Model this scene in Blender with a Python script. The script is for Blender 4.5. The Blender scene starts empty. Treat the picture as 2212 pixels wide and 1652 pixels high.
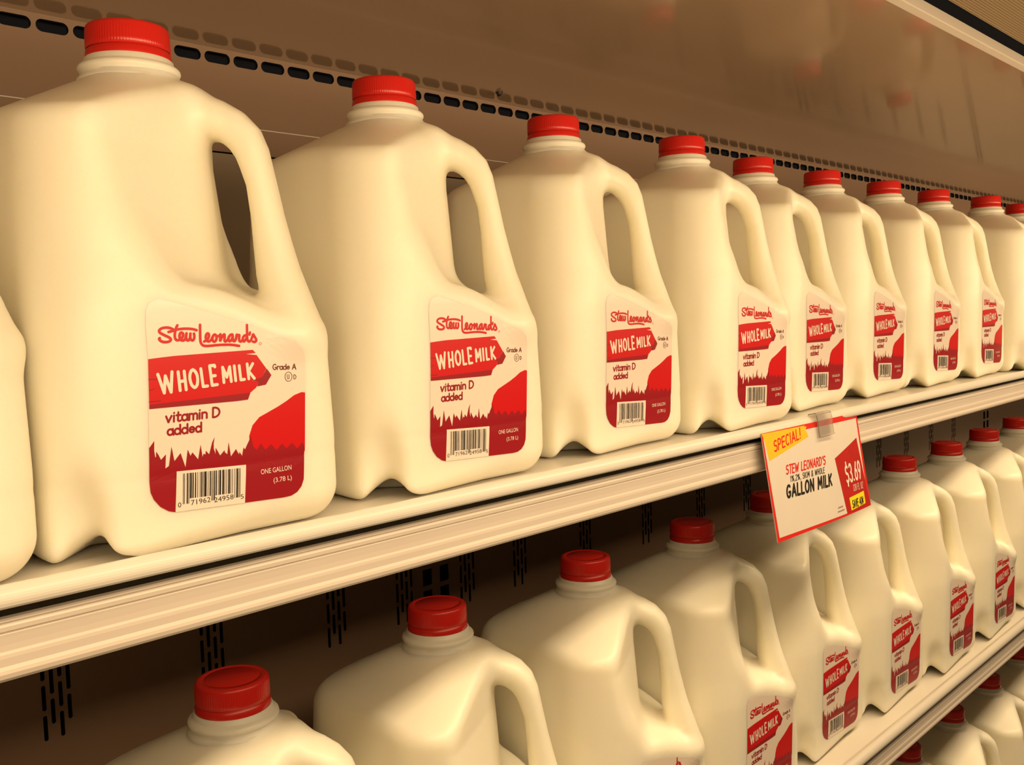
import bpy, bmesh, math, random
import numpy as np
from mathutils import Vector, Matrix
from mathutils.geometry import tessellate_polygon

scene = bpy.context.scene
COL = scene.collection
random.seed(7)

# ------------------------------------------------------------------ camera
F_PX, YAW, PITCH, ROLL = 2038.57, 0.772658, 0.0739941, -0.0299641
CAM = Vector((0.0, -0.39256, 0.10456))
fw = Vector((math.cos(YAW)*math.cos(PITCH), math.sin(YAW)*math.cos(PITCH), -math.sin(PITCH)))
r0 = Vector((math.sin(YAW), -math.cos(YAW), 0.0)); u0 = r0.cross(fw)
rr = r0*math.cos(ROLL) + u0*math.sin(ROLL); uu = -r0*math.sin(ROLL) + u0*math.cos(ROLL)
cam_data = bpy.data.cameras.new('camera'); cam = bpy.data.objects.new('camera', cam_data); COL.objects.link(cam)
cam_data.sensor_width = 36.0; cam_data.lens = 36.0*F_PX/2212.0; cam_data.clip_start = 0.01
cam.matrix_world = Matrix(((rr.x, uu.x, -fw.x, CAM.x), (rr.y, uu.y, -fw.y, CAM.y), (rr.z, uu.z, -fw.z, CAM.z), (0, 0, 0, 1)))
scene.camera = cam

# ------------------------------------------------------------------ light and exposure
scene.view_settings.view_transform = 'Standard'
scene.view_settings.look = 'None'
scene.view_settings.gamma = 1.0
scene.view_settings.use_curve_mapping = False
scene.view_settings.exposure = 0.0
world = bpy.data.worlds.new('store_light'); scene.world = world; world.use_nodes = True
bg = world.node_tree.nodes['Background']; bg.inputs[0].default_value = (1.0, 0.66, 0.34, 1); bg.inputs[1].default_value = 0.09

WARM = (1.0, 0.722, 0.415)
def area_light(name, loc, target, sx, sy, power, color):
    d = bpy.data.lights.new(name, 'AREA'); d.shape = 'RECTANGLE'; d.size = sx; d.size_y = sy
    d.energy = power; d.color = color
    o = bpy.data.objects.new(name, d); COL.objects.link(o); o.location = loc
    o.rotation_euler = (Vector(target) - Vector(loc)).to_track_quat('-Z', 'Y').to_euler()
    return o
# warm fluorescent fixtures over the aisle, and an unseen strip lamp, its height set for the top row's shading
area_light('aisle_light', (1.0, -0.80, 1.35), (1.0, 0.0, -0.1), 4.5, 0.36, 76.0, WARM)
strip = area_light('unseen_strip_lamp', (1.0, -0.36, 0.155), (1.0, 0.1, 0.23), 5.2, 0.06, 10.8, WARM)
strip.data.spread = math.radians(128)            # spread narrowed to keep its light off the lower shelf

# ------------------------------------------------------------------ materials
def mat(name, color, rough=0.5, spec=0.5, sss=0.0, bump=None, noise=None, metal=0.0, trans=0.0, coat=0.0):
    m = bpy.data.materials.new(name); m.use_nodes = True
    nt = m.node_tree; b = nt.nodes['Principled BSDF']
    b.inputs['Base Color'].default_value = (*color, 1); b.inputs['Roughness'].default_value = rough
    b.inputs['Specular IOR Level'].default_value = spec; b.inputs['Metallic'].default_value = metal
    b.inputs['Transmission Weight'].default_value = trans; b.inputs['Coat Weight'].default_value = coat
    b.inputs['Coat Roughness'].default_value = 0.12
    if sss:
        b.inputs['Subsurface Weight'].default_value = sss
        b.inputs['Subsurface Radius'].default_value = (1.0, 0.75, 0.35); b.inputs['Subsurface Scale'].default_value = 0.022
    if bump or noise:
        tc = nt.nodes.new('ShaderNodeTexCoord')
    if noise:
        sc, amt = noise
        n = nt.nodes.new('ShaderNodeTexNoise'); n.inputs['Scale'].default_value = sc; n.inputs['Detail'].default_value = 5
        nt.links.new(tc.outputs['Object'], n.inputs['Vector'])
        mp = nt.nodes.new('ShaderNodeMapRange'); mp.inputs['To Min'].default_value = 1-amt; mp.inputs['To Max'].default_value = 1+amt*0.5
        nt.links.new(n.outputs['Fac'], mp.inputs['Value'])
        mx = nt.nodes.new('ShaderNodeMix'); mx.data_type = 'RGBA'; mx.blend_type = 'MULTIPLY'; mx.inputs[0].default_value = 1
        mx.inputs[6].default_value = (*color, 1); nt.links.new(mp.outputs[0], mx.inputs[7])
        nt.links.new(mx.outputs[2], b.inputs['Base Color'])
    if bump:
        sc, st, dist = bump
        n2 = nt.nodes.new('ShaderNodeTexNoise'); n2.inputs['Scale'].default_value = sc; n2.inputs['Detail'].default_value = 3
        nt.links.new(tc.outputs['Object'], n2.inputs['Vector'])
        bp = nt.nodes.new('ShaderNodeBump'); bp.inputs['Strength'].default_value = st; bp.inputs['Distance'].default_value = dist
        nt.links.new(n2.outputs['Fac'], bp.inputs['Height']); nt.links.new(bp.outputs[0], b.inputs['Normal'])
    return m
M = {
 'milk': mat('milky_plastic', (0.88, 0.84, 0.70), 0.36, 0.4, sss=0.5, bump=(60, 0.06, 0.002)),
 'neck': mat('clear_milky_plastic', (0.80, 0.76, 0.64), 0.36, 0.4, sss=0.25),
 'cap': mat('red_plastic', (0.55, 0.014, 0.009), 0.27, 0.4),
 'paper': mat('label_film', (0.80, 0.69, 0.60), 0.28, 0.5),
 'red': mat('label_red', (0.56, 0.004, 0.007), 0.36, 0.3),
 'dark_red': mat('label_dark_red', (0.29, 0.008, 0.015), 0.36, 0.3),
 'brown': mat('label_brown', (0.16, 0.03, 0.015), 0.3, 0.4),
 'ink': mat('black_ink', (0.02, 0.018, 0.015), 0.35, 0.4),
 'white_ink': mat('white_ink', (0.80, 0.70, 0.61), 0.3, 0.5),
 'enamel': mat('white_enamel', (0.66, 0.62, 0.55), 0.24, 0.5, noise=(9, 0.05)),
 'rail': mat('cream_rail_plastic', (0.66, 0.58, 0.50), 0.4, 0.5, noise=(14, 0.06)),
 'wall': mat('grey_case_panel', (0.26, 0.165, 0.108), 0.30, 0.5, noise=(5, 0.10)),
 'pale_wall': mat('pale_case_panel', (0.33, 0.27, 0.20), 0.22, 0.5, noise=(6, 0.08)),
 'ceil': mat('glossy_case_top', (0.40, 0.275, 0.18), 0.08, 1.0, noise=(4, 0.10), bump=(6, 0.04, 0.01), coat=0.6),
 'trim': mat('pale_trim', (0.72, 0.64, 0.55), 0.35, 0.5),
 'dark': mat('dark_plenum', (0.012, 0.014, 0.022), 0.8, 0.1),
 'grille': mat('beige_grille', (0.36, 0.26, 0.15), 0.7, 0.2),
 'sign_red': mat('sign_red', (0.62, 0.018, 0.012), 0.42, 0.4),
 'sign_tag': mat('sign_dark_red', (0.44, 0.016, 0.012), 0.42, 0.4, noise=(60, 0.25)),
 'sign_paper': mat('sign_paper', (0.66, 0.60, 0.53), 0.5, 0.4, noise=(40, 0.06)),
 'yellow': mat('sign_yellow', (0.85, 0.50, 0.02), 0.45, 0.4, noise=(50, 0.12)),
 'lemon': mat('sign_lemon', (0.80, 0.66, 0.02), 0.45, 0.4),
 'clip': mat('clear_clip_plastic', (0.9, 0.85, 0.8), 0.12, 0.5, trans=0.9),
 'fix': mat('dark_steel', (0.06, 0.05, 0.045), 0.4, 0.5, metal=0.6),
}

# ------------------------------------------------------------------ mesh helpers
class MB:
    """collects vertices and faces with a material each; build() links them as one mesh object"""
    def __init__(s): s.v = []; s.f = []; s.m = []; s.mats = []
    def mi(s, m):
        if m not in s.mats: s.mats.append(m)
        return s.mats.index(m)
    def add(s, vs, fs, m):
        o = len(s.v); s.v += [tuple(p) for p in vs]; k = s.mi(m)
        for f in fs: s.f.append([i+o for i in f]); s.m.append(k)
    def box(s, a, b, m):
        (x0, y0, z0), (x1, y1, z1) = a, b
        s.add([(x0, y0, z0), (x1, y0, z0), (x1, y1, z0), (x0, y1, z0), (x0, y0, z1), (x1, y0, z1), (x1, y1, z1), (x0, y1, z1)],
              [(0, 3, 2, 1), (4, 5, 6, 7), (0, 1, 5, 4), (1, 2, 6, 5), (2, 3, 7, 6), (3, 0, 4, 7)], m)
    def extrude_x(s, prof, x0, x1, m, caps=True):
        n = len(prof); vs = [(x0, y, z) for y, z in prof] + [(x1, y, z) for y, z in prof]
        fs = [(i, (i+1) % n, n+(i+1) % n, n+i) for i in range(n)]
        if caps:
            t = tessellate_polygon([[Vector((y, z, 0)) for y, z in prof]])
            fs += [tuple(q) for q in t] + [tuple(n+i for i in reversed(q)) for q in t]
        s.add(vs, fs, m)
    def mesh(s, name, smooth=False):
        me = bpy.data.meshes.new(name); me.from_pydata(s.v, [], s.f)
        for m in s.mats: me.materials.append(M[m])
        me.polygons.foreach_set('material_index', s.m)
        if smooth: me.polygons.foreach_set('use_smooth', [True]*len(me.polygons))
        bm = bmesh.new(); bm.from_mesh(me); bmesh.ops.recalc_face_normals(bm, faces=bm.faces); bm.to_mesh(me); bm.free()
        me.update(); return me
    def build(s, name, parent=None, smooth=False):
        return link(name, s.mesh(name, smooth), parent)
def link(name, me, parent=None):
    o = bpy.data.objects.new(name, me); COL.objects.link(o)
    if parent: o.parent = parent
    return o
def empty(name, loc):
    o = bpy.data.objects.new(name, None); COL.objects.link(o); o.location = loc; o.empty_display_size = 0.02; return o
def tag(o, label=None, cat=None, group=None, kind=None):
    if label: o['label'] = label
    if cat: o['category'] = cat
    if group: o['group'] = group
    if kind: o['kind'] = kind
    return o
def lathe(prof, n=96, mod=None):
    vs = []; fs = []
    for k, (r, z) in enumerate(prof):
        for i in range(n):
            a = 2*math.pi*i/n; q = r + (mod(k, i) if mod else 0)
            vs.append((q*math.cos(a), q*math.sin(a), z))
    for k in range(len(prof)-1):
        for i in range(n):
            j = (i+1) % n; fs.append((k*n+i, k*n+j, (k+1)*n+j, (k+1)*n+i))
    return vs, fs
def add_lathe(mb, prof, m, n=96, mod=None, top=False):
    vs, fs = lathe(prof, n, mod)
    if top: fs.append(tuple(range((len(prof)-1)*n, len(prof)*n)))
    mb.add(vs, fs, m)

# ------------------------------------------------------------------ the gallon jug (millimetres inside, metres out)
def smin(a, b, k):
    h = np.maximum(k-np.abs(a-b), 0)/k; return np.minimum(a, b) - h*h*k*0.25
def smax(a, b, k): return -smin(-a, -b, k)
HC = np.array([(14, 217, 10, 19), (30, 213, 10, 17), (44, 206.8, 9.8, 15), (51, 203, 9.4, 14), (56.5, 197.5, 9.0, 13.5), (60, 190.5, 8.2, 13.5),
               (61.8, 184, 7.6, 13.5), (64.3, 174, 7.0, 13.5), (66.6, 158, 7.7, 14), (68.8, 142, 9.2, 15), (71, 128, 10.6, 17),
               (75, 112, 12, 20), (78, 98, 14, 24)], float)
def jug_sdf(x, y, z):
    A = 75.0
    R = 26.0 + 9.0*np.clip((z-45)/90, 0, 1)
    taper = np.clip((z-112)/85, 0, 1)*3.6
    a = A - taper
    qx = np.abs(x)-(a-R); qy = np.abs(y)-(a-R)
    sq = np.hypot(np.maximum(qx, 0), np.maximum(qy, 0)) + np.minimum(np.maximum(qx, qy), 0) - R
    rad = np.hypot(x, y)
    # rounded foot, flat underside
    zb = 18.0-9.0*np.clip((np.abs(x+y)/math.sqrt(2)-35)/45, 0, 1)
    foot = np.where((z < zb) & (sq > -zb), np.hypot(np.maximum(sq+zb, 0), zb-z) - zb, np.maximum(sq, -z))
    foot = np.where(z < zb, np.maximum(foot, -z), sq)
    # faint step of the lower skirt
    foot = foot + 0.2*np.exp(-((z-36)/2.5)**2)
    # shoulder: cone blended with a flatter pyramid
    m4 = (np.abs(x)**4+np.abs(y)**4)**0.25
    sh = (z - 225 + ((0.55*rad+0.45*m4) - 25)*0.50)/1.118
    body = smax(foot, sh, 7)
    # hand recess at the front right corner
    u = (x-y)/math.sqrt(2); v = (x+y)/math.sqrt(2)
    hi_ = np.clip((z-140)/45, 0, 1); ui = 41.0-2.8*hi_; dv = 11-5*hi_
    c = smax((u-ui+(0.245+0.06*hi_)*(np.abs(v)-dv))/1.03, u-ui, 5)
    zl = 122 - 0.62*np.logaddexp(0, (u-50)/4)*4 + 0.75*np.logaddexp(0, (38-u)/5)*5
    body = smax(body, smin(c, (z-zl)*0.85, 14+14*np.clip((42-u)/14, 0, 1)), 7)
    # foot notches on the other diagonal
    arch = (z - 14.6 + 0.84*np.sqrt((u-4)**2+18))/1.30
    body = smax(body, -smax(arch, 48-np.abs(v), 8), 3)
    for sgn in (-1, 1):
        d = (np.sqrt(((u-3)/10)**2 + ((v-sgn*99)/13)**2 + ((z-15)/23)**2) - 1)*10
        body = smax(body, -d, 9)
    # handle
    best = np.full(x.shape, 1e9)
    for (u1, z1, t1, w1), (u2, z2, t2, w2) in zip(HC[:-1], HC[1:]):
        du, dz = u2-u1, z2-z1; L = du*du+dz*dz
        s = np.clip(((u-u1)*du+(z-z1)*dz)/L, 0, 1)
        t = t1+(t2-t1)*s; w = w1+(w2-w1)*s
        p = np.hypot(u-u1-s*du, z-z1-s*dz)
        e = ((p/t)**2.5 + (np.abs(v)/w)**2.5)**0.4
        best = np.minimum(best, (e-1)*t*0.9)
    body = smin(body, best, 7)
    body = smax(body, -z, 1.5)
    neck = smax(rad-23.2, z-233, 2)
    neck = smax(neck, 205-z, 2)
    return smin(body, neck, 4)

def surface_nets(f, lo, hi, h):
    n = [int(math.ceil((b-a)/h))+1 for a, b in zip(lo, hi)]
    ax = [lo[i]+h*np.arange(n[i]) for i in range(3)]
    X, Y, Z = np.meshgrid(*ax, indexing='ij')
    D = f(X, Y, Z); S = D < 0
    cx, cy, cz = n[0]-1, n[1]-1, n[2]-1
    cnt = np.zeros((cx, cy, cz)); acc = np.zeros((cx, cy, cz, 3))
    corners = [(i, j, k) for i in (0, 1) for j in (0, 1) for k in (0, 1)]
    sl = lambda q, m: slice(q, q+m)
    for a in corners:
        for d in range(3):
            if a[d] == 0:
                b = list(a); b[d] = 1
                da = D[sl(a[0], cx), sl(a[1], cy), sl(a[2], cz)]; db = D[sl(b[0], cx), sl(b[1], cy), sl(b[2], cz)]
                mk = (da < 0) != (db < 0)
                t = np.where(mk, da/np.where(mk, da-db, 1), 0)
                cnt += mk
                for e in range(3):
                    acc[..., e] += mk*(a[e] + (t if e == d else 0))
    act = cnt > 0
    idx = -np.ones((cx, cy, cz), int); idx[act] = np.arange(act.sum())
    base = np.argwhere(act)
    P = (base + acc[act]/cnt[act][:, None])*h + np.array(lo)
    faces = []
    for d in range(3):
        e1, e2 = (d+1) % 3, (d+2) % 3
        s0 = [slice(0, None)]*3; s1 = [slice(0, None)]*3
        s0[d] = slice(0, -1); s1[d] = slice(1, None)
        ch = S[tuple(s0)] != S[tuple(s1)]
        q = np.argwhere(ch)
        q = q[(q[:, e1] > 0) & (q[:, e2] > 0) & (q[:, e1] < [cx, cy, cz][e1]) & (q[:, e2] < [cx, cy, cz][e2])]
        inside = S[q[:, 0], q[:, 1], q[:, 2]]
        def g(o1, o2):
            r = q.copy(); r[:, e1] -= o1; r[:, e2] -= o2; return idx[r[:, 0], r[:, 1], r[:, 2]]
        quad = np.stack([g(1, 1), g(0, 1), g(0, 0), g(1, 0)], 1)
        quad[~inside] = quad[~inside][:, ::-1]
        faces.append(quad)
    return P, np.concatenate(faces)
def grad(f, P, e=0.25):
    G = np.zeros_like(P)
    for d in range(3):
        a = P.copy(); b = P.copy(); a[:, d] += e; b[:, d] -= e
        G[:, d] = (f(*a.T)-f(*b.T))/(2*e)
    return G
V, Fq = surface_nets(jug_sdf, (-80, -80, -3), (80, 80, 237), 1.75)
for _ in range(3):
    G = grad(jug_sdf, V); g2 = (G*G).sum(1)+1e-6
    V = V - G*np.clip(jug_sdf(*V.T)/g2, -1.0, 1.0)[:, None]
bottle_me = bpy.data.meshes.new('bottle')
bottle_me.from_pydata((V/1000).tolist(), [], Fq.tolist())
bottle_me.materials.append(M['milk'])
bottle_me.polygons.foreach_set('use_smooth', [True]*len(bottle_me.polygons)); bottle_me.update()

nk = MB()
add_lathe(nk, [(v_/1000, z_/1000) for v_, z_ in [(25.5, 222.0), (25.6, 224.6), (25.3, 226.2), (24.6, 227.4), (23.7, 228.2), (23.4, 229.2), (23.7, 230.2),
        (24.4, 230.9), (24.7, 231.8), (24.5, 232.8), (23.8, 233.6), (22.6, 234.2), (21.6, 235.2), (21.4, 237.0), (19.0, 239.0)]], 'neck', 96)
neck_me = nk.mesh('neck', True)
cp = MB(); NC = 264
flute = lambda k, i: (-0.00022 if (i % 3 == 0) else 0.0) if 1 <= k <= 4 else 0.0
add_lathe(cp, [(v_/1000, z_/1000) for v_, z_ in [(19.8, 242.0), (20.3, 242.4), (20.3, 245.0), (20.2, 249.0), (20.1, 251.6), (19.8, 252.8), (19.1, 253.6), (18.0, 254.0),
        (15.5, 254.0), (15.2, 253.7), (14.9, 254.0), (0.4, 254.0)]], 'cap', NC, flute, top=True)
cap_me = cp.mesh('cap', True)
tb = MB()
add_lathe(tb, [(v_/1000, z_/1000) for v_, z_ in [(19.0, 236.4), (20.4, 236.3), (20.75, 236.9), (20.6, 239.4), (20.2, 241.2), (19.7, 241.7), (19.5, 242.2)]], 'cap', 96)
band_me = tb.mesh('tamper_band', True)

LABEL = {
 'outline': [[-33.7,89.1],[-33.9,102.8],[-33.5,110.1],[-31.7,113.5],[-27.4,115.4],[-9.1,110.5],[10.3,104.4],[22.5,100.1],[33.1,96.4],[40.7,93.2],[45.1,89.1],[46.8,83.6],[46.2,68.7],[44.4,38.4],[43.9,36.6],[42.9,24.3],[41.4,20.9],[38.8,18.4],[35.4,17.1],[31.2,16.9],[9.5,17.8],[-8.3,18.5],[-25.2,19.3],[-28.2,20.2],[-32.0,22.8],[-34.8,26.5],[-36.1,29.9],[-36.3,34.2],[-35.6,49.7]],
 'logo': [[[-21.5,101.6],[-22.9,102.3],[-24.5,102.5],[-26.1,102.4],[-27.4,101.9],[-28.0,101.2],[-27.8,100.3],[-26.5,99.6],[-25.0,98.8],[-23.5,98.1],[-22.7,97.3],[-22.9,96.6],[-23.8,96.1],[-25.4,96.0],[-26.7,96.2],[-27.7,96.8],[-28.2,97.5],[-27.9,97.9]],[[-19.3,103.3],[-20.0,102.1],[-20.5,100.8],[-20.8,99.2],[-20.8,97.7],[-20.4,96.9],[-19.5,96.5],[-18.0,97.1],[-16.9,98.2],[-16.8,99.5],[-17.5,100.1],[-18.2,99.8],[-18.6,98.7],[-18.6,97.6],[-18.0,96.6],[-17.1,96.3],[-16.0,96.8],[-15.5,98.1],[-15.2,99.6]],[[-23.6,100.5],[-22.0,100.8],[-20.4,101.3],[-18.4,101.6],[-16.0,101.7],[-13.6,101.6],[-11.7,101.3],[-10.2,100.8]],[[-15.5,98.1],[-15.4,96.9],[-14.8,96.2],[-13.9,96.6],[-13.5,98.0],[-13.3,99.4]],[[-13.5,98.0],[-13.3,96.7],[-12.5,96.1],[-11.7,96.7],[-11.4,98.2],[-11.6,99.3]],[[-8.4,103.2],[-8.5,101.1],[-8.6,98.8],[-8.7,96.5],[-8.5,94.9],[-7.7,93.8],[-6.3,93.4],[-3.8,93.4],[-0.5,93.6],[3.3,93.6],[7.2,93.4],[10.8,92.7]],[[-6.8,95.5],[-5.6,96.0],[-4.6,97.0],[-4.1,98.4],[-4.6,99.2],[-5.3,99.1],[-5.9,98.0],[-5.9,96.6],[-5.2,95.5],[-4.2,95.4],[-3.1,96.3],[-2.4,97.7],[-1.5,98.7],[-0.6,98.0],[-0.5,96.8],[-0.9,95.7],[-1.7,95.1],[-2.5,95.6],[-2.7,96.7],[-2.4,97.7]],[[-0.6,98.0],[0.2,97.5],[1.3,98.2],[1.6,98.7],[1.3,97.0],[1.1,95.1],[2.1,97.2],[3.6,98.8],[3.6,97.1],[3.3,95.5],[3.9,94.9],[5.0,95.7],[5.7,97.1],[6.7,98.2],[7.6,98.2]],[[5.7,97.1],[5.4,95.7],[6.0,94.9],[6.8,95.4],[7.6,96.7],[7.8,98.2],[7.7,96.3],[7.9,95.0],[8.8,95.0],[9.5,96.4],[9.8,98.2],[10.4,97.7],[11.3,97.9],[11.0,96.4],[11.0,95.0],[11.9,94.6],[12.9,95.6]],[[15.0,97.2],[14.2,97.7],[13.2,96.9],[12.8,95.6],[13.2,94.5],[14.2,95.1],[15.1,96.7]],[[15.5,102.4],[15.4,100.3],[15.3,97.4],[15.3,95.5],[15.9,94.4],[17.0,94.7],[18.0,96.6],[18.5,98.1],[18.9,97.3],[19.7,96.0],[20.2,95.0],[19.4,94.1],[18.2,94.4]],[[16.9,98.8],[16.6,97.8]]],
 'whole': [[[-29.8,81.9],[-27.3,73.5],[-26.4,81.0],[-24.1,73.6],[-23.2,82.6]],[[-20.3,82.4],[-19.8,74.0]],[[-17.4,82.5],[-16.9,74.1]],[[-20.0,77.9],[-17.1,78.3]],[[-11.1,78.7],[-11.2,77.2],[-11.5,75.9],[-12.1,75.1],[-12.8,74.8],[-13.5,75.2],[-14.2,76.1],[-14.6,77.4],[-14.9,79.0],[-14.8,80.5],[-14.4,81.8],[-13.9,82.6],[-13.2,82.9],[-12.5,82.5],[-11.8,81.6],[-11.3,80.3],[-11.1,78.7]],[[-9.3,83.1],[-8.6,74.9],[-6.4,75.0]],[[-2.3,83.6],[-2.5,84.3],[-4.9,84.2],[-4.1,75.1],[-1.5,75.3]],[[-4.4,79.4],[-2.3,79.5]],[[1.9,76.0],[1.6,83.1],[3.5,78.4],[5.2,83.1],[5.7,76.2]],[[7.6,83.4],[8.0,76.4]],[[10.2,83.3],[10.7,76.6],[12.6,76.7]],[[14.4,83.9],[14.9,76.8]],[[17.4,83.9],[15.0,80.4],[17.9,76.8]]],
 'board': [[-33.7,88.9],[-28.4,89.3],[-21.5,89.7],[17.9,90.5],[19.4,88.9],[14.2,88.6],[19.8,87.9],[24.8,81.0],[21.8,76.8],[16.7,75.9],[20.3,75.0],[18.7,72.3],[15.5,70.1],[-34.4,68.8]],
 'boarddark': [[[25.0,81.0],[27.3,77.7],[24.0,73.3],[19.2,72.8],[20.3,75.0],[16.9,76.0],[21.9,76.9]],[[-34.4,68.8],[15.5,70.1],[14.0,66.9],[7.9,66.7],[-34.5,66.9]]],
 'grain': [[[-33.9,80.0],[-30.3,79.7]],[[-34.0,75.1],[-31.9,75.6]],[[-34.3,70.1],[-29.2,70.1]]],
 'grass': [[-35.6,49.7],[-33.1,52.6],[-33.4,48.3],[-33.1,45.3],[-32.7,45.4],[-32.5,47.8],[-31.5,46.1],[-30.5,43.8],[-28.1,46.0],[-28.7,39.7],[-27.0,40.6],[-25.3,49.1],[-24.3,42.4],[-21.2,45.7],[-19.2,38.9],[-17.7,46.8],[-16.5,43.8],[-15.5,45.3],[-12.9,41.7],[-11.3,48.3],[-10.7,42.4],[-10.1,44.0],[-9.2,43.4],[-8.9,45.2],[-7.3,43.3],[-6.6,45.5],[-5.5,48.8],[-4.1,51.0],[-4.8,48.4],[-4.9,45.7],[-4.2,42.9],[-3.9,46.0],[-1.9,42.1],[0.5,44.3],[0.6,43.3],[1.8,42.1],[2.8,47.8],[3.6,40.9],[6.4,44.1],[7.8,41.3],[8.2,42.5],[9.4,40.4],[10.4,44.3],[11.1,43.3],[13.0,46.5],[14.7,49.1],[15.6,44.1],[17.4,42.2],[19.8,45.0],[22.1,41.8],[25.4,44.0],[28.1,40.8],[31.5,43.6],[33.8,41.0],[37.2,43.3],[40.0,40.1],[43.1,42.9],[44.3,40.2],[43.9,36.6],[42.9,24.3],[41.4,20.9],[38.8,18.4],[35.4,17.1],[31.2,16.9],[9.5,17.8],[-8.3,18.5],[-25.2,19.3],[-28.2,20.2],[-32.0,22.8],[-34.8,26.5],[-36.1,29.9],[-36.3,34.2]],
 'hill': [[13.7,42.3],[13.7,49.4],[15.8,54.4],[19.6,57.9],[24.9,60.0],[30.2,62.1],[34.9,64.3],[39.6,66.9],[44.0,68.1],[46.1,67.7],[44.4,38.4]],
 'bcblock': [[-23.5,37.6],[11.3,35.9],[9.6,17.8],[-25.2,19.3]]}
SIGN = {
 'white': [[1.8,-0.4],[73.0,-4.6],[180.7,-5.4],[178.7,-76.5],[126.6,-86.8],[3.3,-85.5]],
 'tag': [[118.4,-35.9],[174.1,-23.2],[180.4,-77.6],[183.6,-88.4],[126.5,-87.2]],
 'yellow': [[0.2,-0.4],[72.4,-1.1],[69.7,-2.0],[75.0,-2.3],[71.3,-5.1],[73.4,-6.1],[75.3,-11.2],[5.8,-23.2],[5.1,-18.0],[3.7,-7.5]],
 'save': [[135.6,-74.2],[171.2,-73.1],[170.9,-84.7],[136.2,-85.9]]}

def to_surface(xz, off):
    P = np.array(xz, float); lo = np.full(len(P), -84.0); hi = np.full(len(P), -40.0)
    for _ in range(34):
        md = 0.5*(lo+hi); ins = jug_sdf(P[:, 0], md, P[:, 1]) < 0
        hi = np.where(ins, md, hi); lo = np.where(ins, lo, md)
    return [(p[0]/1000, (y-off)/1000, p[1]/1000) for p, y, off in zip(P, lo, np.broadcast_to(off, len(P)))]
def fill(poly, maxlen=None):
    """triangles of a polygon, split until no edge is longer than maxlen"""
    vs = [tuple(p) for p in poly]
    tris = [tuple(t) for t in tessellate_polygon([[Vector((x, y, 0)) for x, y in vs]])]
    if not maxlen: return vs, tris
    cache = {}
    def mid(a, b):
        k = (min(a, b), max(a, b))
        if k not in cache:
            vs.append(((vs[a][0]+vs[b][0])/2, (vs[a][1]+vs[b][1])/2)); cache[k] = len(vs)-1
        return cache[k]
    ln = lambda a, b: math.hypot(vs[a][0]-vs[b][0], vs[a][1]-vs[b][1])
    out = []; st = list(tris)
    while st:
        a, b, c = st.pop()
        e = [(ln(a, b), a, b, c), (ln(b, c), b, c, a), (ln(c, a), c, a, b)]
        L, p, q, r = max(e)
        if L <= maxlen: out.append((a, b, c)); continue
        m = mid(p, q); st += [(p, m, r), (m, q, r)]
    return vs, out
def ribbon(pts, w, cap=6):
    """a pen stroke of width w along pts as one mitred strip per smooth run, with round ends; every run lies a hair above the one before"""
    P = [np.array(pts[0], float)]
    for p in pts[1:]:
        if np.hypot(p[0]-P[-1][0], p[1]-P[-1][1]) > 1e-4: P.append(np.array(p, float))
    h = w/2; runs = [[P[0]]]
    if len(P) == 1: runs = [[P[0], P[0]+1e-3]]; P = runs[0]
    for i in range(1, len(P)):
        runs[-1].append(P[i])
        if i < len(P)-1:
            a = P[i]-P[i-1]; b = P[i+1]-P[i]
            if a@b < 0.55*np.linalg.norm(a)*np.linalg.norm(b): runs.append([P[i]])
    vs = []; fs = []; ex = []; lift = 0.0
    for R in runs:
        T = [(b-a)/np.linalg.norm(b-a) for a, b in zip(R[:-1], R[1:])]
        left = []; right = []
        for i, p in enumerate(R):
            t = T[0] if i == 0 else T[-1] if i == len(R)-1 else T[i-1]+T[i]
            t = t/np.linalg.norm(t); nn = np.array([-t[1], t[0]])
            k = 1.0 if i in (0, len(R)-1) else 1.0/max(0.6, nn@np.array([-T[i][1], T[i][0]]))
            left.append(p+nn*h*k); right.append(p-nn*h*k)
        o = len(vs); m = len(R)
        for i in range(m):
            vs += [tuple(left[i]), tuple(right[i])]; ex += [lift+0.0012*i]*2
        fs += [(o+2*i, o+2*i+1, o+2*i+3, o+2*i+2) for i in range(m-1)]
        for p, t, a, b, e in ((R[0], -T[0], right[0], left[0], o), (R[-1], T[-1], left[-1], right[-1], o+2*m-2)):
            q = len(vs); a0 = math.atan2((a-p)[1], (a-p)[0])
            cap_v = [(p[0]+h*math.cos(a0-math.pi*j/cap), p[1]+h*math.sin(a0-math.pi*j/cap)) for j in range(1, cap)]
            vs += cap_v; ex += [ex[e]]*len(cap_v)
            ia, ib = (e+1, e) if e == o else (e, e+1)
            fs.append(tuple([ia]+list(range(q, q+len(cap_v)))+[ib]))
        lift += 0.0012*m+0.002
    return vs, fs, ex
def smooth_pts(pts, n=2):
    P = [np.array(p, float) for p in pts]
    for _ in range(n):
        Q = [P[0]]
        for a, b in zip(P[:-1], P[1:]): Q += [a*0.75+b*0.25, a*0.25+b*0.75]
        P = Q+[P[-1]]
    return [tuple(p) for p in P]
def arc(cx, cy, rx, ry, a0, a1, n=10):
    return [(cx+rx*math.cos(math.radians(a0+(a1-a0)*i/n)), cy+ry*math.sin(math.radians(a0+(a1-a0)*i/n))) for i in range(n+1)]
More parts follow.
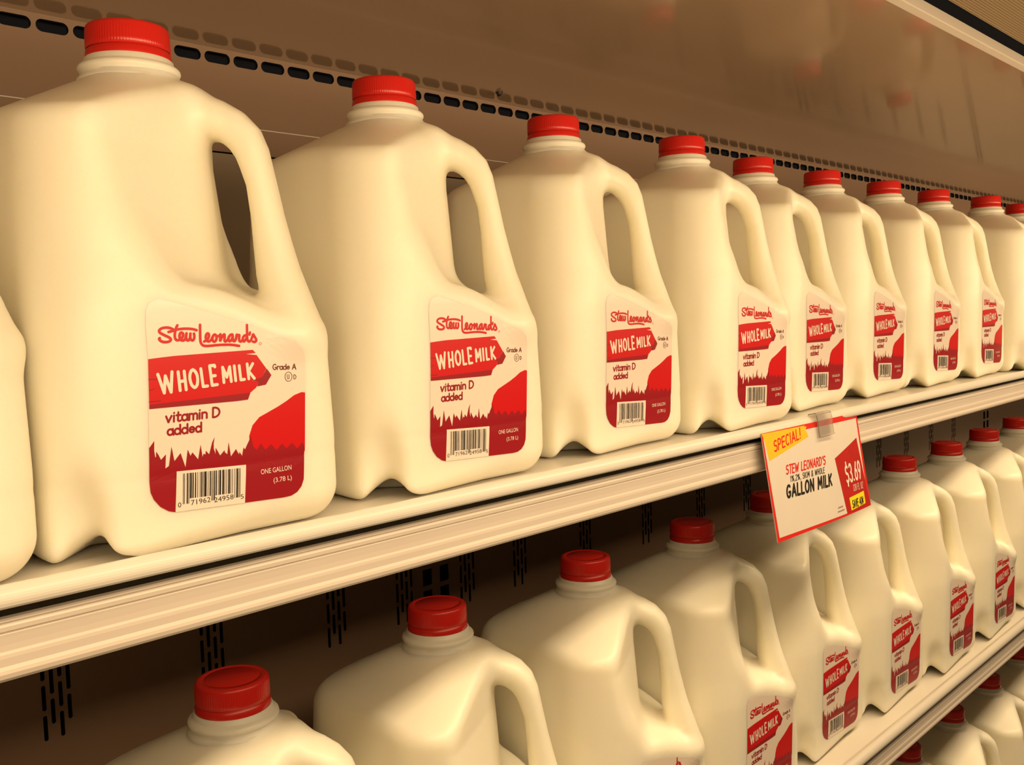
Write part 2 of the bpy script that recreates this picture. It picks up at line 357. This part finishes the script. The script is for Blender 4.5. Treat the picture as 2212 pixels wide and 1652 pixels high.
# a round-pen alphabet on a 1-high cell: glyph -> (advance, strokes)
GL = {
 'A': (.66, [[(0, 0), (.28, 1), (.56, 0)], [(.1, .33), (.46, .33)]]),
 'C': (.62, [arc(.3, .5, .28, .5, 50, 310, 14)]),
 'D': (.64, [[(.02, 0), (.02, 1)], [(.02, 1)]+arc(.14, .5, .4, .5, 90, -90, 12)+[(.02, 0)]]),
 'E': (.54, [[(.46, 1), (.02, 1), (.02, 0), (.46, 0)], [(.02, .52), (.4, .52)]]),
 'F': (.52, [[(.46, 1), (.02, 1), (.02, 0)], [(.02, .52), (.4, .52)]]),
 'G': (.68, [arc(.3, .5, .28, .5, 50, 320, 14)+[(.54, .42), (.34, .42)]]),
 'H': (.62, [[(.02, 0), (.02, 1)], [(.5, 0), (.5, 1)], [(.02, .5), (.5, .5)]]),
 'I': (.2, [[(.06, 0), (.06, 1)]]),
 'K': (.58, [[(.02, 0), (.02, 1)], [(.48, 1), (.04, .45)], [(.16, .58), (.5, 0)]]),
 'L': (.5, [[(.02, 1), (.02, 0), (.42, 0)]]),
 'M': (.78, [[(.02, 0), (.08, 1), (.34, .3), (.6, 1), (.66, 0)]]),
 'N': (.64, [[(.02, 0), (.02, 1), (.5, 0), (.5, 1)]]),
 'O': (.68, [arc(.28, .5, .28, .5, 90, 450, 18)]),
 'P': (.56, [[(.02, 0), (.02, 1)]+arc(.2, .74, .26, .26, 90, -90, 8)+[(.02, .48)]]),
 'R': (.6, [[(.02, 0), (.02, 1)]+arc(.2, .75, .26, .25, 90, -90, 8)+[(.02, .5)], [(.22, .5), (.5, 0)]]),
 'S': (.56, [arc(.25, .75, .22, .25, 40, 240, 9)+arc(.24, .27, .24, .27, 70, -140, 9)]),
 'T': (.56, [[(0, 1), (.52, 1)], [(.26, 1), (.26, 0)]]),
 'U': (.62, [[(.02, 1), (.02, .28)]+arc(.26, .28, .24, .28, 180, 360, 9)+[(.5, 1)]]),
 'V': (.6, [[(0, 1), (.26, 0), (.52, 1)]]),
 'W': (.84, [[(0, 1), (.18, 0), (.38, .8), (.56, 0), (.76, 1)]]),
 'Z': (.56, [[(.04, 1), (.48, 1), (.02, 0), (.48, 0)]]),
 '0': (.6, [arc(.26, .5, .24, .5, 90, 450, 16)]),
 '1': (.34, [[(.02, .8), (.16, 1), (.16, 0)]]),
 '2': (.56, [arc(.24, .72, .22, .28, 160, -30, 9)+[(.02, 0), (.48, 0)]]),
 '3': (.56, [arc(.22, .75, .22, .25, 150, -80, 9), arc(.22, .26, .25, .26, 85, -150, 9)]),
 '4': (.58, [[(.36, 0), (.36, 1), (.0, .32), (.5, .32)]]),
 '6': (.58, [[(.36, 1), (.1, .55)], arc(.25, .29, .23, .29, 0, 360, 14), [(.1, .55), (.02, .3)]]),
 '8': (.58, [arc(.25, .75, .2, .24, 0, 360, 14), arc(.25, .26, .24, .26, 0, 360, 14)]),
 '9': (.58, [arc(.25, .7, .23, .29, 0, 360, 14), [(.48, .7), (.4, .4), (.22, 0)]]),
 '$': (.62, [arc(.26, .72, .22, .22, 40, 240, 9)+arc(.25, .28, .24, .24, 70, -140, 9), [(.26, 1.16), (.26, .94)], [(.25, .04), (.25, -.18)]]),
 '%': (.8, [arc(.14, .76, .12, .2, 0, 360, 10), arc(.58, .24, .12, .2, 0, 360, 10), [(.58, 1), (.14, 0)]]),
 '&': (.7, [[(.58, 0), (.12, .72)]+arc(.26, .82, .15, .17, 200, -40, 8)+[(.1, .4)]+arc(.24, .22, .22, .22, 140, 300, 6)+[(.56, .42)]]),
 '!': (.24, [[(.1, 1), (.08, .3)], [(.07, .02), (.07, .04)]]),
 '.': (.24, [[(.07, .03), (.08, .04)]]), ',': (.22, [[(.1, .06), (.04, -.14)]]), "'": (.16, [[(.06, 1.02), (.03, .8)]]), ' ': (.34, []),
 'c': (.5, [arc(.22, .5, .2, .3, 50, 310, 10), [(.22, .98), (.22, .02)]]),
 'v': (.52, [[(0, .62), (.18, 0), (.4, .62)]]), 'i': (.24, [[(.06, .62), (.06, 0)], [(.07, .88), (.07, .9)]]),
 't': (.42, [[(.14, .92), (.12, .1), (.22, 0), (.34, .06)], [(0, .62), (.32, .62)]]),
 'a': (.54, [arc(.2, .31, .2, .31, 40, 320, 10), [(.4, .64), (.4, .1), (.46, 0)]]),
 'm': (.74, [[(.02, .62), (.02, 0)], [(.02, .4)]+arc(.17, .42, .15, .2, 170, 0, 6)+[(.32, 0)], [(.32, .4)]+arc(.47, .42, .15, .2, 170, 0, 6)+[(.62, 0)]]),
 'n': (.5, [[(.02, .62), (.02, 0)], [(.02, .4)]+arc(.2, .42, .18, .2, 170, 0, 6)+[(.38, 0)]]),
 'd': (.56, [arc(.2, .31, .2, .31, 40, 320, 10), [(.42, 1), (.42, 0)]]),
 'e': (.52, [[(.02, .32), (.4, .36)]+arc(.21, .33, .19, .29, 10, 320, 12)]),
 'r': (.42, [[(.02, .62), (.02, 0)], [(.02, .36)]+arc(.2, .42, .17, .2, 160, 40, 5)]),
}
def stroke_text(text, p0, p1, capz, w, slant=0.0, track=0.0):
    """round-pen lettering from baseline start p0 to baseline end p1, capitals reaching height capz"""
    adv = sum(GL[ch][0]+track for ch in text) - 0.1 - track
    dx, dy = p1[0]-p0[0], p1[1]-p0[1]; sx = math.hypot(dx, dy)/adv; h = capz
    ux, uy = dx/math.hypot(dx, dy), dy/math.hypot(dx, dy)
    out = []; x = 0
    for ch in text:
        for s in GL[ch][1]:
            pts = [(p0[0]+((x+a)*sx+slant*b*h)*ux-b*h*uy, p0[1]+((x+a)*sx+slant*b*h)*uy+b*h*ux) for a, b in s]
            out.append((pts, w))
        x += GL[ch][0]+track
    return out
def font_text(text, x0, x1, z0, h):
    """plain sans lettering as triangles fitted between x0 and x1 with capital height h"""
    cu = bpy.data.curves.new('lettering', 'FONT'); cu.body = text; cu.resolution_u = 3
    ob = bpy.data.objects.new('lettering', cu); COL.objects.link(ob)
    me = ob.evaluated_get(bpy.context.evaluated_depsgraph_get()).to_mesh()
    P = [(v.co.x, v.co.y) for v in me.vertices]; T = [tuple(p.vertices) for p in me.polygons]
    bpy.data.objects.remove(ob); bpy.data.curves.remove(cu)
    xs = [p[0] for p in P]; a, b = min(xs), max(xs); top = max(p[1] for p in P if True)
    k = h/0.69
    return [(x0+(p[0]-a)/(b-a)*(x1-x0), z0+p[1]*k) for p in P], T

lb = MB()
def lay(poly, m, off, maxlen=5.0):
    vs, fs = fill(poly, maxlen); lb.add(to_surface(vs, off), fs, m)
def pen(strokes, m, off):
    up = 0.0
    for pts, w in strokes:
        vs, fs, ex = ribbon(pts, w); lb.add(to_surface(vs, off+np.array(ex)+up), fs, m); up += 0.002
lay(LABEL['outline'], 'paper', 0.15)
lay(LABEL['hill'], 'red', 0.22)
lay(LABEL['grass'], 'dark_red', 0.30)
lay(LABEL['board'], 'red', 0.30)
for q in LABEL['boarddark']: lay(q, 'dark_red', 0.36)
pen([(s, 0.45) for s in LABEL['grain']], 'dark_red', 0.38)
pen([(smooth_pts(s), 1.25) for s in LABEL['logo']], 'red', 0.30)
pen([(arc(22.1, 93.2, .65, .65, 0, 360, 12), 0.18)], 'red', 0.30)
pen([(s, 1.45) for s in LABEL['whole']], 'white_ink', 0.42)
pen(stroke_text('vitamin D', (-27.2, 60.2), (-1.2, 60.3), 4.4, 0.92, 0.08), 'dark_red', 0.30)
pen(stroke_text('added', (-26.8, 54.4), (-10.4, 54.3), 4.2, 0.92, 0.05), 'dark_red', 0.30)
pen(stroke_text('Grade A', (28.3, 80.3), (41.3, 79.7), 2.6, 0.5), 'brown', 0.30)
pen([(arc(36.9, 76.3, 2.0, 2.3, 0, 360, 20), 0.28)], 'brown', 0.30)
pen(stroke_text('U', (36.2, 75.2), (37.3, 75.2), 2.2, 0.3), 'brown', 0.30)
pen(stroke_text('D', (39.9, 74.9), (41.2, 74.9), 2.1, 0.34), 'brown', 0.30)
lay(LABEL['bcblock'], 'white_ink', 0.38)
def upc(code):
    Lc = ['0001101', '0011001', '0010011', '0111101', '0100011', '0110001', '0101111', '0111011', '0110111', '0001011']
    s = '101'+''.join(Lc[int(c)] for c in code[:6])+'01010'
    s += ''.join(''.join('1' if b == '0' else '0' for b in Lc[int(c)]) for c in code[6:])+'101'
    return s
bars = upc('071962249585'); bx0, bx1 = -20.6, 8.3; wmod = (bx1-bx0)/len(bars)
i = 0
while i < len(bars):
    if bars[i] == '1':
        j = i
        while j < len(bars) and bars[j] == '1': j += 1
        long_bar = i < 10 or 44 <= i <= 50 or i >= 85
        xa, xb = bx0+i*wmod, bx0+j*wmod; zt = 36.2-1.5*((xa-bx0)/29); zb = (22.3 if long_bar else 24.6)-1.4*((xa-bx0)/29)
        sh = lambda z_: -1.0*(36-z_)/14
        lay([(xa+sh(zt), zt), (xb+sh(zt), zt), (xb+sh(zb), zb), (xa+sh(zb), zb)], 'ink', 0.46, 4.0)
        i = j
    else: i += 1
for txt, x0, x1, z0, h in (('0', -23.9, -22.3, 21.2, 2.2), ('71962', -17.6, -8.0, 21.2, 2.3), ('24958', -6.2, 3.8, 20.6, 2.3), ('5', 7.5, 9.1, 20.0, 2.1)):
    vs, fs = font_text(txt, x0, x1, z0, h); lb.add(to_surface(vs, 0.44), fs, 'ink')
for txt, x0, x1, z0, h in (('ONE GALLON', 18.9, 36.0, 30.1, 2.4), ('(3.78 L)', 25.6, 35.9, 25.1, 2.3)):
    vs, fs = font_text(txt, x0, x1, z0, h); lb.add(to_surface(vs, 0.40), fs, 'white_ink')
label_me = lb.mesh('label')

def make_jug(loc, rot):
    t = empty('milk_jug', loc); t.rotation_euler.z = rot
    link('bottle', bottle_me, t); link('neck', neck_me, t)
    c = link('cap', cap_me, t); link('tamper_band', band_me, c)
    link('label', label_me, t)
    return t
def dup(root, loc, rot):
    r = root.copy(); COL.objects.link(r); r.location = loc; r.rotation_euler.z = rot
    for ch in list(root.children):
        c = ch.copy(); COL.objects.link(c); c.parent = r
        for g in ch.children:
            d = g.copy(); COL.objects.link(d); d.parent = c
    return r
FIRST = []
ORD = ['first', 'second', 'third', 'fourth', 'fifth', 'sixth', 'seventh', 'eighth', 'ninth', 'tenth', 'eleventh']
def place(x, y, z, deg, label, group):
    rot = math.radians(deg)
    if not FIRST: o = make_jug((x, y, z), rot); FIRST.append(o)
    else: o = dup(FIRST[0], (x, y, z), rot)
    for c in o.children:
        if c.name.startswith('cap'): c.rotation_euler.z = random.uniform(0, 6.28)
    tag(o, label, 'milk jug', group); return o

DZ = 0.3471                                    # distance between shelves
top_row = [(0.0665, .084, 0), (.2193, .0864, 0), (.388, .0922, 0), (.563, .103, 0), (.7205, .0902, 0), (.882, .112, 0), (1.036, .112, 0), (1.194, .107, 0),
           (1.350, .103, 0), (1.506, .0850, 0), (1.675, .0875, 0), (1.832, .09, 0)]
TL = ['gallon milk jug cut off by the left edge of the photo, top shelf',
      'largest gallon milk jug, first complete one from the left on the top shelf',
      'second complete gallon milk jug from the left on the top shelf',
      'third complete milk jug on the top shelf, dark arched gap under its left foot',
      'fourth complete milk jug on the top shelf, just left of the price sign',
      'milk jug on the top shelf standing right above the hanging price sign',
      'first top shelf milk jug to the right of the hanging price sign',
      'second top shelf milk jug to the right of the hanging price sign',
      'third top shelf milk jug to the right of the hanging price sign',
      'last top shelf milk jug toward the right whose label is in view',
      'top shelf milk jug cut off by the right edge of the photo',
      'top shelf milk jug beyond the right edge of the photo, end of row']
for (x, y, a), l in zip(top_row, TL): place(x, y, 0.0, a, l, 'milk jugs in the front row of the top shelf')
BL = ['back row milk jug glimpsed through the handle of the third top shelf jug',
      'back row milk jug hidden behind the fourth complete jug of the top shelf',
      'back row top shelf milk jug, the left one reflected upside down in the ceiling',
      'back row top shelf milk jug, the right one reflected upside down in the ceiling']
for (x, y), l in zip([(.80, .262), (.962, .266), (1.35, .270), (1.672, .262)], BL):
    place(x, y, 0.0, 0, l, 'milk jugs in the back row of the top shelf')
low_row = [(.255, .081, 0), (.4165, .092, 0), (.577, .093, 0), (.7315, .093, 0), (.888, .100, 0), (1.041, .095, 0), (1.194, .087, 0), (1.352, .085, 0),
           (1.515, .088, 0), (1.685, .092, 0), (1.842, .09, 0)]
LL = ['lower shelf milk jug at the bottom left, only cap and shoulder in frame',
      'second milk jug from the left on the lower shelf, no label in frame',
      'third milk jug from the left on the lower shelf, whole handle hole showing',
      'fourth milk jug from the left on the lower shelf, label cut by bottom edge',
      'lower shelf milk jug whose cap is half hidden behind the price sign',
      'lower shelf milk jug whose cap is fully hidden behind the price sign',
      'lower shelf milk jug whose cap shows just right of the price sign',
      'second lower shelf milk jug to the right of the price sign',
      'third lower shelf milk jug to the right of the price sign',
      'lower shelf milk jug cut off by the right edge of the photo',
      'lower shelf milk jug past the right edge of the photo, end of row']
for (x, y, a), l in zip(low_row, LL): place(x, y, -DZ, a, l, 'milk jugs on the lower shelf')
third = [(1.068, .09), (1.224, .091), (1.381, .09), (1.539, .09), (1.697, .09), (1.855, .09)]
HL = ['bottom shelf milk jug nearest the bottom edge, barely in frame',
      'bottom shelf milk jug leftmost in view, only its shoulder in frame',
      'bottom shelf milk jug second from the left in view, under the shelf shadow',
      'bottom shelf milk jug third from the left in view, broad shoulder facet showing',
      'bottom shelf milk jug at the right edge of the photo',
      'bottom shelf milk jug past the right edge of the photo']
DZ3 = DZ+0.389                                # the bottom deck sits a little deeper
for (x, y), l in zip(third, HL): place(x, y, -DZ3, 0, l, 'milk jugs on the bottom shelf')

# ------------------------------------------------------------------ the setting: case back wall with punched slots
YW = 0.37; K = 0.957
X0, X1 = -0.75, 3.4
wall = MB()
def stadium(w, h, n=6):
    r = min(w, h)/2*0.999; a, b = w/2-r, h/2-r
    p = []
    for cx, cy, s in ((a, b, 0), (-a, b, 90), (-a, -b, 180), (a, -b, 270)):
        p += [(cx+r*math.cos(math.radians(s+90*i/n)), cy+r*math.sin(math.radians(s+90*i/n))) for i in range(n+1)]
    return p
def rectp(w, h): return [(w/2, h/2), (-w/2, h/2), (-w/2, -h/2), (w/2, -h/2)]
TPL = {}
def cell(xc, zc, w, h, hole, y=YW, depth=0.004):
    """one panel cell with a punched hole and its rim"""
    key = (round(w, 5), round(h, 5), len(hole), hole[0])
    if key not in TPL:
        o = rectp(w, h); TPL[key] = (o+hole, [tuple(t) for t in tessellate_polygon([[Vector((a, b, 0)) for a, b in o], [Vector((a, b, 0)) for a, b in hole]])])
    P, T = TPL[key]
    wall.add([(xc+a, y, zc+b) for a, b in P], T, WM)
    n = len(hole)
    wall.add([(xc+a, y, zc+b) for a, b in hole]+[(xc+a, y+depth, zc+b) for a, b in hole], [(i, (i+1) % n, n+(i+1) % n, n+i) for i in range(n)], 'dark')
WM = 'wall'
def plain(x0, x1, z0, z1, y=YW):
    if x1-x0 < 1e-6 or z1-z0 < 1e-6: return
    wall.add([(x0, y, z0), (x1, y, z0), (x1, y, z1), (x0, y, z1)], [(0, 1, 2, 3)], WM)
SP = 0.0287*K; SX = 0.29097*K; SZ = 0.105+(0.34266-0.105)*K
sl_hole = stadium(SP*0.88, 0.0095)
k0 = int((X0-SX)/SP); k1 = int((X1-SX)/SP)
zs0, zs1 = SZ-0.0068, SZ+0.0068
for k in range(k0, k1): cell(SX+SP*k+SP*0.44, SZ, SP, zs1-zs0, sl_hole)
plain(X0, SX+SP*k0-SP*0.06, zs0, zs1); plain(SX+SP*k1-SP*0.06, X1, zs0, zs1)
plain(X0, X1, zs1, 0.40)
GX = [x*K for x in (-.14, -.0, .135, .273, .411, .549, .639, .733, .822, .948, 1.086, 1.225, 1.363, 1.50, 1.555, 1.655, 1.75, 1.88, 2.02, 2.16, 2.3)]
UX = [-.25*K, .685*K, 1.605*K, 2.525*K]
v_hole = stadium(0.0031, 0.0200); PV = 0.0240; CW = 0.0063
sq_hole = rectp(0.0125, 0.0175); PU = 0.0230
def band(z0, z1, zbot, rows, skip=()):
    """a wall band with the groups of vertical air slots and the shelf uprights"""
    items = [(x, 'g') for x in GX if x not in skip] + [(x, 'u') for x in UX]
    items.sort(); xc = X0
    for x, kind in items:
        w = 2*CW if kind == 'g' else 0.024
        plain(xc, x-w, z0, z1); xc = x+w
        if kind == 'g':
            for c in range(4):
                cx = x+(c-1.5)*CW; zb = zbot + (0 if c in (0, 2) else PV/2); n = rows
                plain(cx-CW/2, cx+CW/2, z0, zb)
                for r in range(n): cell(cx, zb+PV*(r+.5), CW, PV, v_hole)
                plain(cx-CW/2, cx+CW/2, zb+PV*n, z1)
        else:
            n = int((z1-z0-0.01)/PU); zb = z1-0.004-n*PU
            for sx in (-1, 1):
                cx = x+sx*0.012*1.0
                plain(cx-0.012, cx+0.012, z0, zb)
                for r in range(n): cell(cx, zb+PU*(r+.5), 0.024, PU, sq_hole)
                plain(cx-0.012, cx+0.012, zb+PU*n, z1)
    plain(xc, X1, z0, z1)
zA = 0.105+(0.283-0.105)*K; zB = 0.105+(0.258-0.105)*K
plain(X0, X1, zB+0.0009, zs0)
wall.box((X0, YW-0.0006, zA-0.0004), (X1, YW+0.0005, zA+0.0004), 'enamel')       # panel lap lip, its catch of light put in as white enamel
WM = 'pale_wall'                                  # wall colour set paler below the seam
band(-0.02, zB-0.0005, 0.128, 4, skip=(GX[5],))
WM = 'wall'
plain(X0, X1, -0.045, -0.02)
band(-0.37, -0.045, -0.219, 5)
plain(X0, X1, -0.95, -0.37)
wall.box((X0, YW+0.03, -0.95), (X1, YW+0.04, 0.40), 'dark')
tag(wall.build('wall_back'), 'brownish grey metal back wall of the cooler with rows of dark air slots', kind='structure')

# glossy top pan of the case, rising towards the front
TH = math.radians(5.0); ZJ = 0.3407; YF = -0.0325
zc = lambda y: ZJ+(YW-y)*math.tan(TH)
for nm, xa, xb, dz in (('ceiling', X0, 1.9755, 0.0), ('ceiling', 1.9762, X1, 0.0)):
    cl = MB()
    cl.extrude_x([(YW, zc(YW)+dz), (YF, zc(YF)+dz), (YF, zc(YF)+dz+0.002), (YW, zc(YW)+dz+0.002)], xa, xb, 'ceil')
    tag(cl.build(nm), 'glossy brownish metal ceiling pan of the cooler' if xa < 0 else 'far section of the glossy metal ceiling pan beyond the seam', kind='structure')
tr = MB()
zt = zc(YF)
tr.extrude_x([(YF+0.001, zt-0.0008), (YF-0.0075, zt-0.0002), (YF-0.0085, zt+0.0006), (YF-0.0085, zt+0.010), (YF-0.0065, zt+0.010), (YF-0.0065, zt+0.0015), (YF+0.001, zt+0.0012)], X0, X1, 'trim')
tag(tr.build('trim_1'), 'pale trim strip along the front of the ceiling pan', kind='structure')
gm = MB()
# perforated air curtain grille beyond the trim: a honeycomb of small holes
gy0, gy1, gz0 = YF-0.0225, YF-0.075, zt+0.012
gx0, gx1 = -0.2, 2.6
PXH = 0.0031
hexh = [(0.0009*math.cos(math.radians(45+90*i+0.0)), 0.0009*math.sin(math.radians(45+90*i))) for i in range(4)]
ringo = rectp(PXH, PXH)
ring_t = [tuple(t) for t in tessellate_polygon([[Vector((a, b, 0)) for a, b in ringo], [Vector((a, b, 0)) for a, b in hexh]])]
nx = int((gx1-gx0)/PXH); ny = int((gy0-gy1)/PXH)
for j in range(ny):
    yc = gy0-PXH*(j+.5)
    for i in range(nx):
        xc = gx0+PXH*(i+.5)
        gm.add([(xc+a, yc+b, gz0) for a, b in ringo+hexh], ring_t, 'grille')
gm.box((X0, -0.215, gz0), (X1, gy0-ny*PXH, gz0+0.004), 'grille')  # plain unseen board, carried outward to shade the top row
gm.box((X0, gy0-ny*PXH, gz0), (gx0, gy0, gz0+0.004), 'grille'); gm.box((gx0+nx*PXH, gy0-ny*PXH, gz0), (X1, gy0, gz0+0.004), 'grille')
gm.box((gx0, gy0-ny*PXH, gz0+0.004), (gx1, gy0, gz0+0.006), 'dark')
gm.box((gx0, gy0, gz0), (gx1, gy0+0.001, gz0+0.008), 'dark')
gr = gm.build('air_grille')
tag(gr, 'beige perforated air grille beyond the pale trim at the top right corner', 'grille')
pl = MB(); pl.box((X0, -0.215, gz0+0.0075), (X1, YF+0.02, gz0+0.0095), 'dark')  # near-black sheet: the shade of the gap put into its colour
tag(pl.build('gap_shade_sheet'), 'near-black sheet standing in for the shade in the gap behind the trim strip', kind='structure')
for (x, y, lbl) in ((0.800, -0.010, 'small dark screw in the ceiling pan near the pale trim'), (0.745, 0.340, 'small dark screw in the ceiling pan above the wall slots')):
    s = MB(); zz = zc(y)
    vs, fs = lathe([(0.0001, -0.0035), (0.0022, -0.0033), (0.0030, -0.0022), (0.0032, -0.0008), (0.0040, -0.0006), (0.0042, 0.0006)], 16)
    s.add([(a+x, b+y, c+zz) for a, b, c in vs], fs, 'fix')
    s.box((x-0.0004, y-0.0028, zz-0.0042), (x+0.0004, y+0.0028, zz-0.0032), 'fix')
    tag(s.build('screw', smooth=False), lbl, 'screw')

# ------------------------------------------------------------------ shelves
deck = MB()
lip = [(-0.0002+0.0056*math.cos(math.radians(a)), -0.0005+0.0061*math.sin(math.radians(a))) for a in range(50, 181, 10)]
deck.extrude_x([(YW-0.002, 0.0), (0.0088, 0.0), (0.0070, 0.0006), (0.0056, 0.0026)] + lip +
               [(-0.0056, -0.0018), (-0.0048, -0.0028), (0.030, -0.0028), (0.030, -0.021), (YW-0.002, -0.026)], X0, X1, 'enamel')
rail = MB()
rail.extrude_x([(0.0045, -0.0080), (0.0002, -0.0078), (-0.0006, -0.0083), (-0.0008, -0.0090), (0.0000, -0.0095), (-0.0008, -0.0101), (-0.0011, -0.0108), (-0.0010, -0.0126), (0.0001, -0.0131),
                (-0.0008, -0.0138), (-0.0007, -0.0150), (-0.0006, -0.0180), (-0.0007, -0.0205), (-0.0011, -0.0216), (-0.0013, -0.0230), (-0.0013, -0.0262), (-0.0019, -0.0276), (-0.0022, -0.0290),
                (-0.0019, -0.0308), (-0.0006, -0.0322), (0.0035, -0.0327), (0.032, -0.0327), (0.032, -0.0212), (0.0300, -0.0212), (0.0300, -0.0307), (0.0045, -0.0307)], X0, X1, 'rail')
deck_me = deck.mesh('deck'); rail_me = rail.mesh('price_rail')
for me in (deck_me, rail_me):
    pass
SL = ['long white metal shelf with cream price rail, topmost, carrying the large milk jugs',
      'white metal shelf with narrow price rail below the price sign, carrying the lower jugs',
      'white metal shelf under the bottom jugs']
for k in range(3):
    t = empty('shelf', (0, 0, (0, -DZ, -DZ3)[k])); link('deck', deck_me, t); link('price_rail', rail_me, t)
    tag(t, SL[k], 'shelf', 'cooler shelves')

# ------------------------------------------------------------------ price sign with its clip
sg = empty('price_sign', (0.6827, -0.0076, 0.0009)); sg.rotation_euler = (math.radians(-9.2), 0, math.radians(0.0))
card = MB(); SWID, SHGT = 184.5, 88.8
def bend(x): return 0.0045*((x/SWID-0.45)/0.55)**2*(1 if x > 0.45*SWID else 0.3)
def sgn_pts(P, off): return [(p[0]/1000, bend(p[0])-o/1000, p[1]/1000) for p, o in zip(P, np.broadcast_to(off, len(P)))]
vs, fs = fill([(0, 0), (SWID, 0), (SWID, -SHGT), (0, -SHGT)], 8)
card.add(sgn_pts(vs, 0.0), fs, 'sign_red'); card.add(sgn_pts(vs, -0.7), fs, 'sign_paper')
rim = [(SWID*i/24, 0) for i in range(25)]+[(SWID, -SHGT)]+[(SWID*(24-i)/24, -SHGT) for i in range(1, 25)]
n = len(rim); card.add(sgn_pts(rim, 0.0)+sgn_pts(rim, -0.7), [(i, (i+1) % n, n+(i+1) % n, n+i) for i in range(n)], 'sign_paper')
card.build('card', sg)
pr = MB()
def slay(poly, m, off):
    vs, fs = fill(poly, 8); pr.add(sgn_pts(vs, off), fs, m)
def spen(strokes, m, off):
    up = 0.0
    for pts, w in strokes:
        vs, fs, ex = ribbon(pts, w, cap=5); pr.add(sgn_pts(vs, off+np.array(ex)+up), fs, m); up += 0.002
slay(SIGN['white'], 'sign_paper', 0.12); slay(SIGN['tag'], 'sign_tag', 0.2); slay(SIGN['yellow'], 'yellow', 0.2); slay(SIGN['save'], 'lemon', 0.28)
spen(stroke_text('SPECIAL!', (15.6, -16.8), (61.5, -10.8), 8.3, 1.35, 0.28, 0.12), 'sign_red', 0.32)
spen(stroke_text("STEW LEONARD'S", (28.5, -37.2), (98.0, -38.2), 7.0, 1.2, 0.28, 0.12), 'sign_red', 0.32)
spen(stroke_text('1%,2%, SKIM & WHOLE', (33.3, -44.2), (94.0, -45.3), 4.7, 0.62, 0.28, 0.16), 'ink', 0.32)
spen(stroke_text('GALLON MILK', (24.0, -56.0), (104.0, -57.6), 9.4, 2.2, 0.22, 0.14), 'ink', 0.32)
spen(stroke_text('$3.69', (135.2, -60.6), (170.0, -60.6), 15.6, 2.4, 0.05, 0.14), 'white_ink', 0.36)
spen(stroke_text('128 FL OZ', (147.2, -69.7), (170.4, -70.3), 5.6, 0.55, 0.2, 0.16), 'white_ink', 0.36)
spen(stroke_text('SAVE 40c', (139.6, -84.2), (165.8, -84.2), 6.6, 1.05, 0.2, 0.14), 'ink', 0.42)
spen([([(109.6+i*1.5, -79.6), (110.4+i*1.5, -78.6)], 0.5) for i in range(7)]+[([(107.8+i*1.6, -82.9), (108.7+i*1.6, -81.9)], 0.5) for i in range(9)], 'brown', 0.32)
pr.build('print', sg)
ck = empty('sign_clip', (0.6827+0.104, -0.0086, 0.0012)); ck.rotation_euler = (math.radians(-9.2), 0, 0)
cm = MB(); prof = [(0.0060, 0.0062), (-0.0003, 0.0066), (-0.0012, 0.0056), (-0.0016, 0.0), (-0.0012, -0.0125), (-0.0022, -0.0140), (-0.0030, -0.0136), (-0.0022, -0.0122), (-0.0028, 0.0), (-0.0022, 0.0064), (-0.0008, 0.0076), (0.0060, 0.0072)]
cm.extrude_x(prof, -0.0135, 0.0135, 'clip'); cm.build('clear_jaw', ck)
tag(ck, 'small clear plastic clip holding the price sign to the shelf edge', 'clip')
tag(sg, 'red bordered price sign reading SPECIAL and $3.69 hanging from the top shelf edge', 'sign')
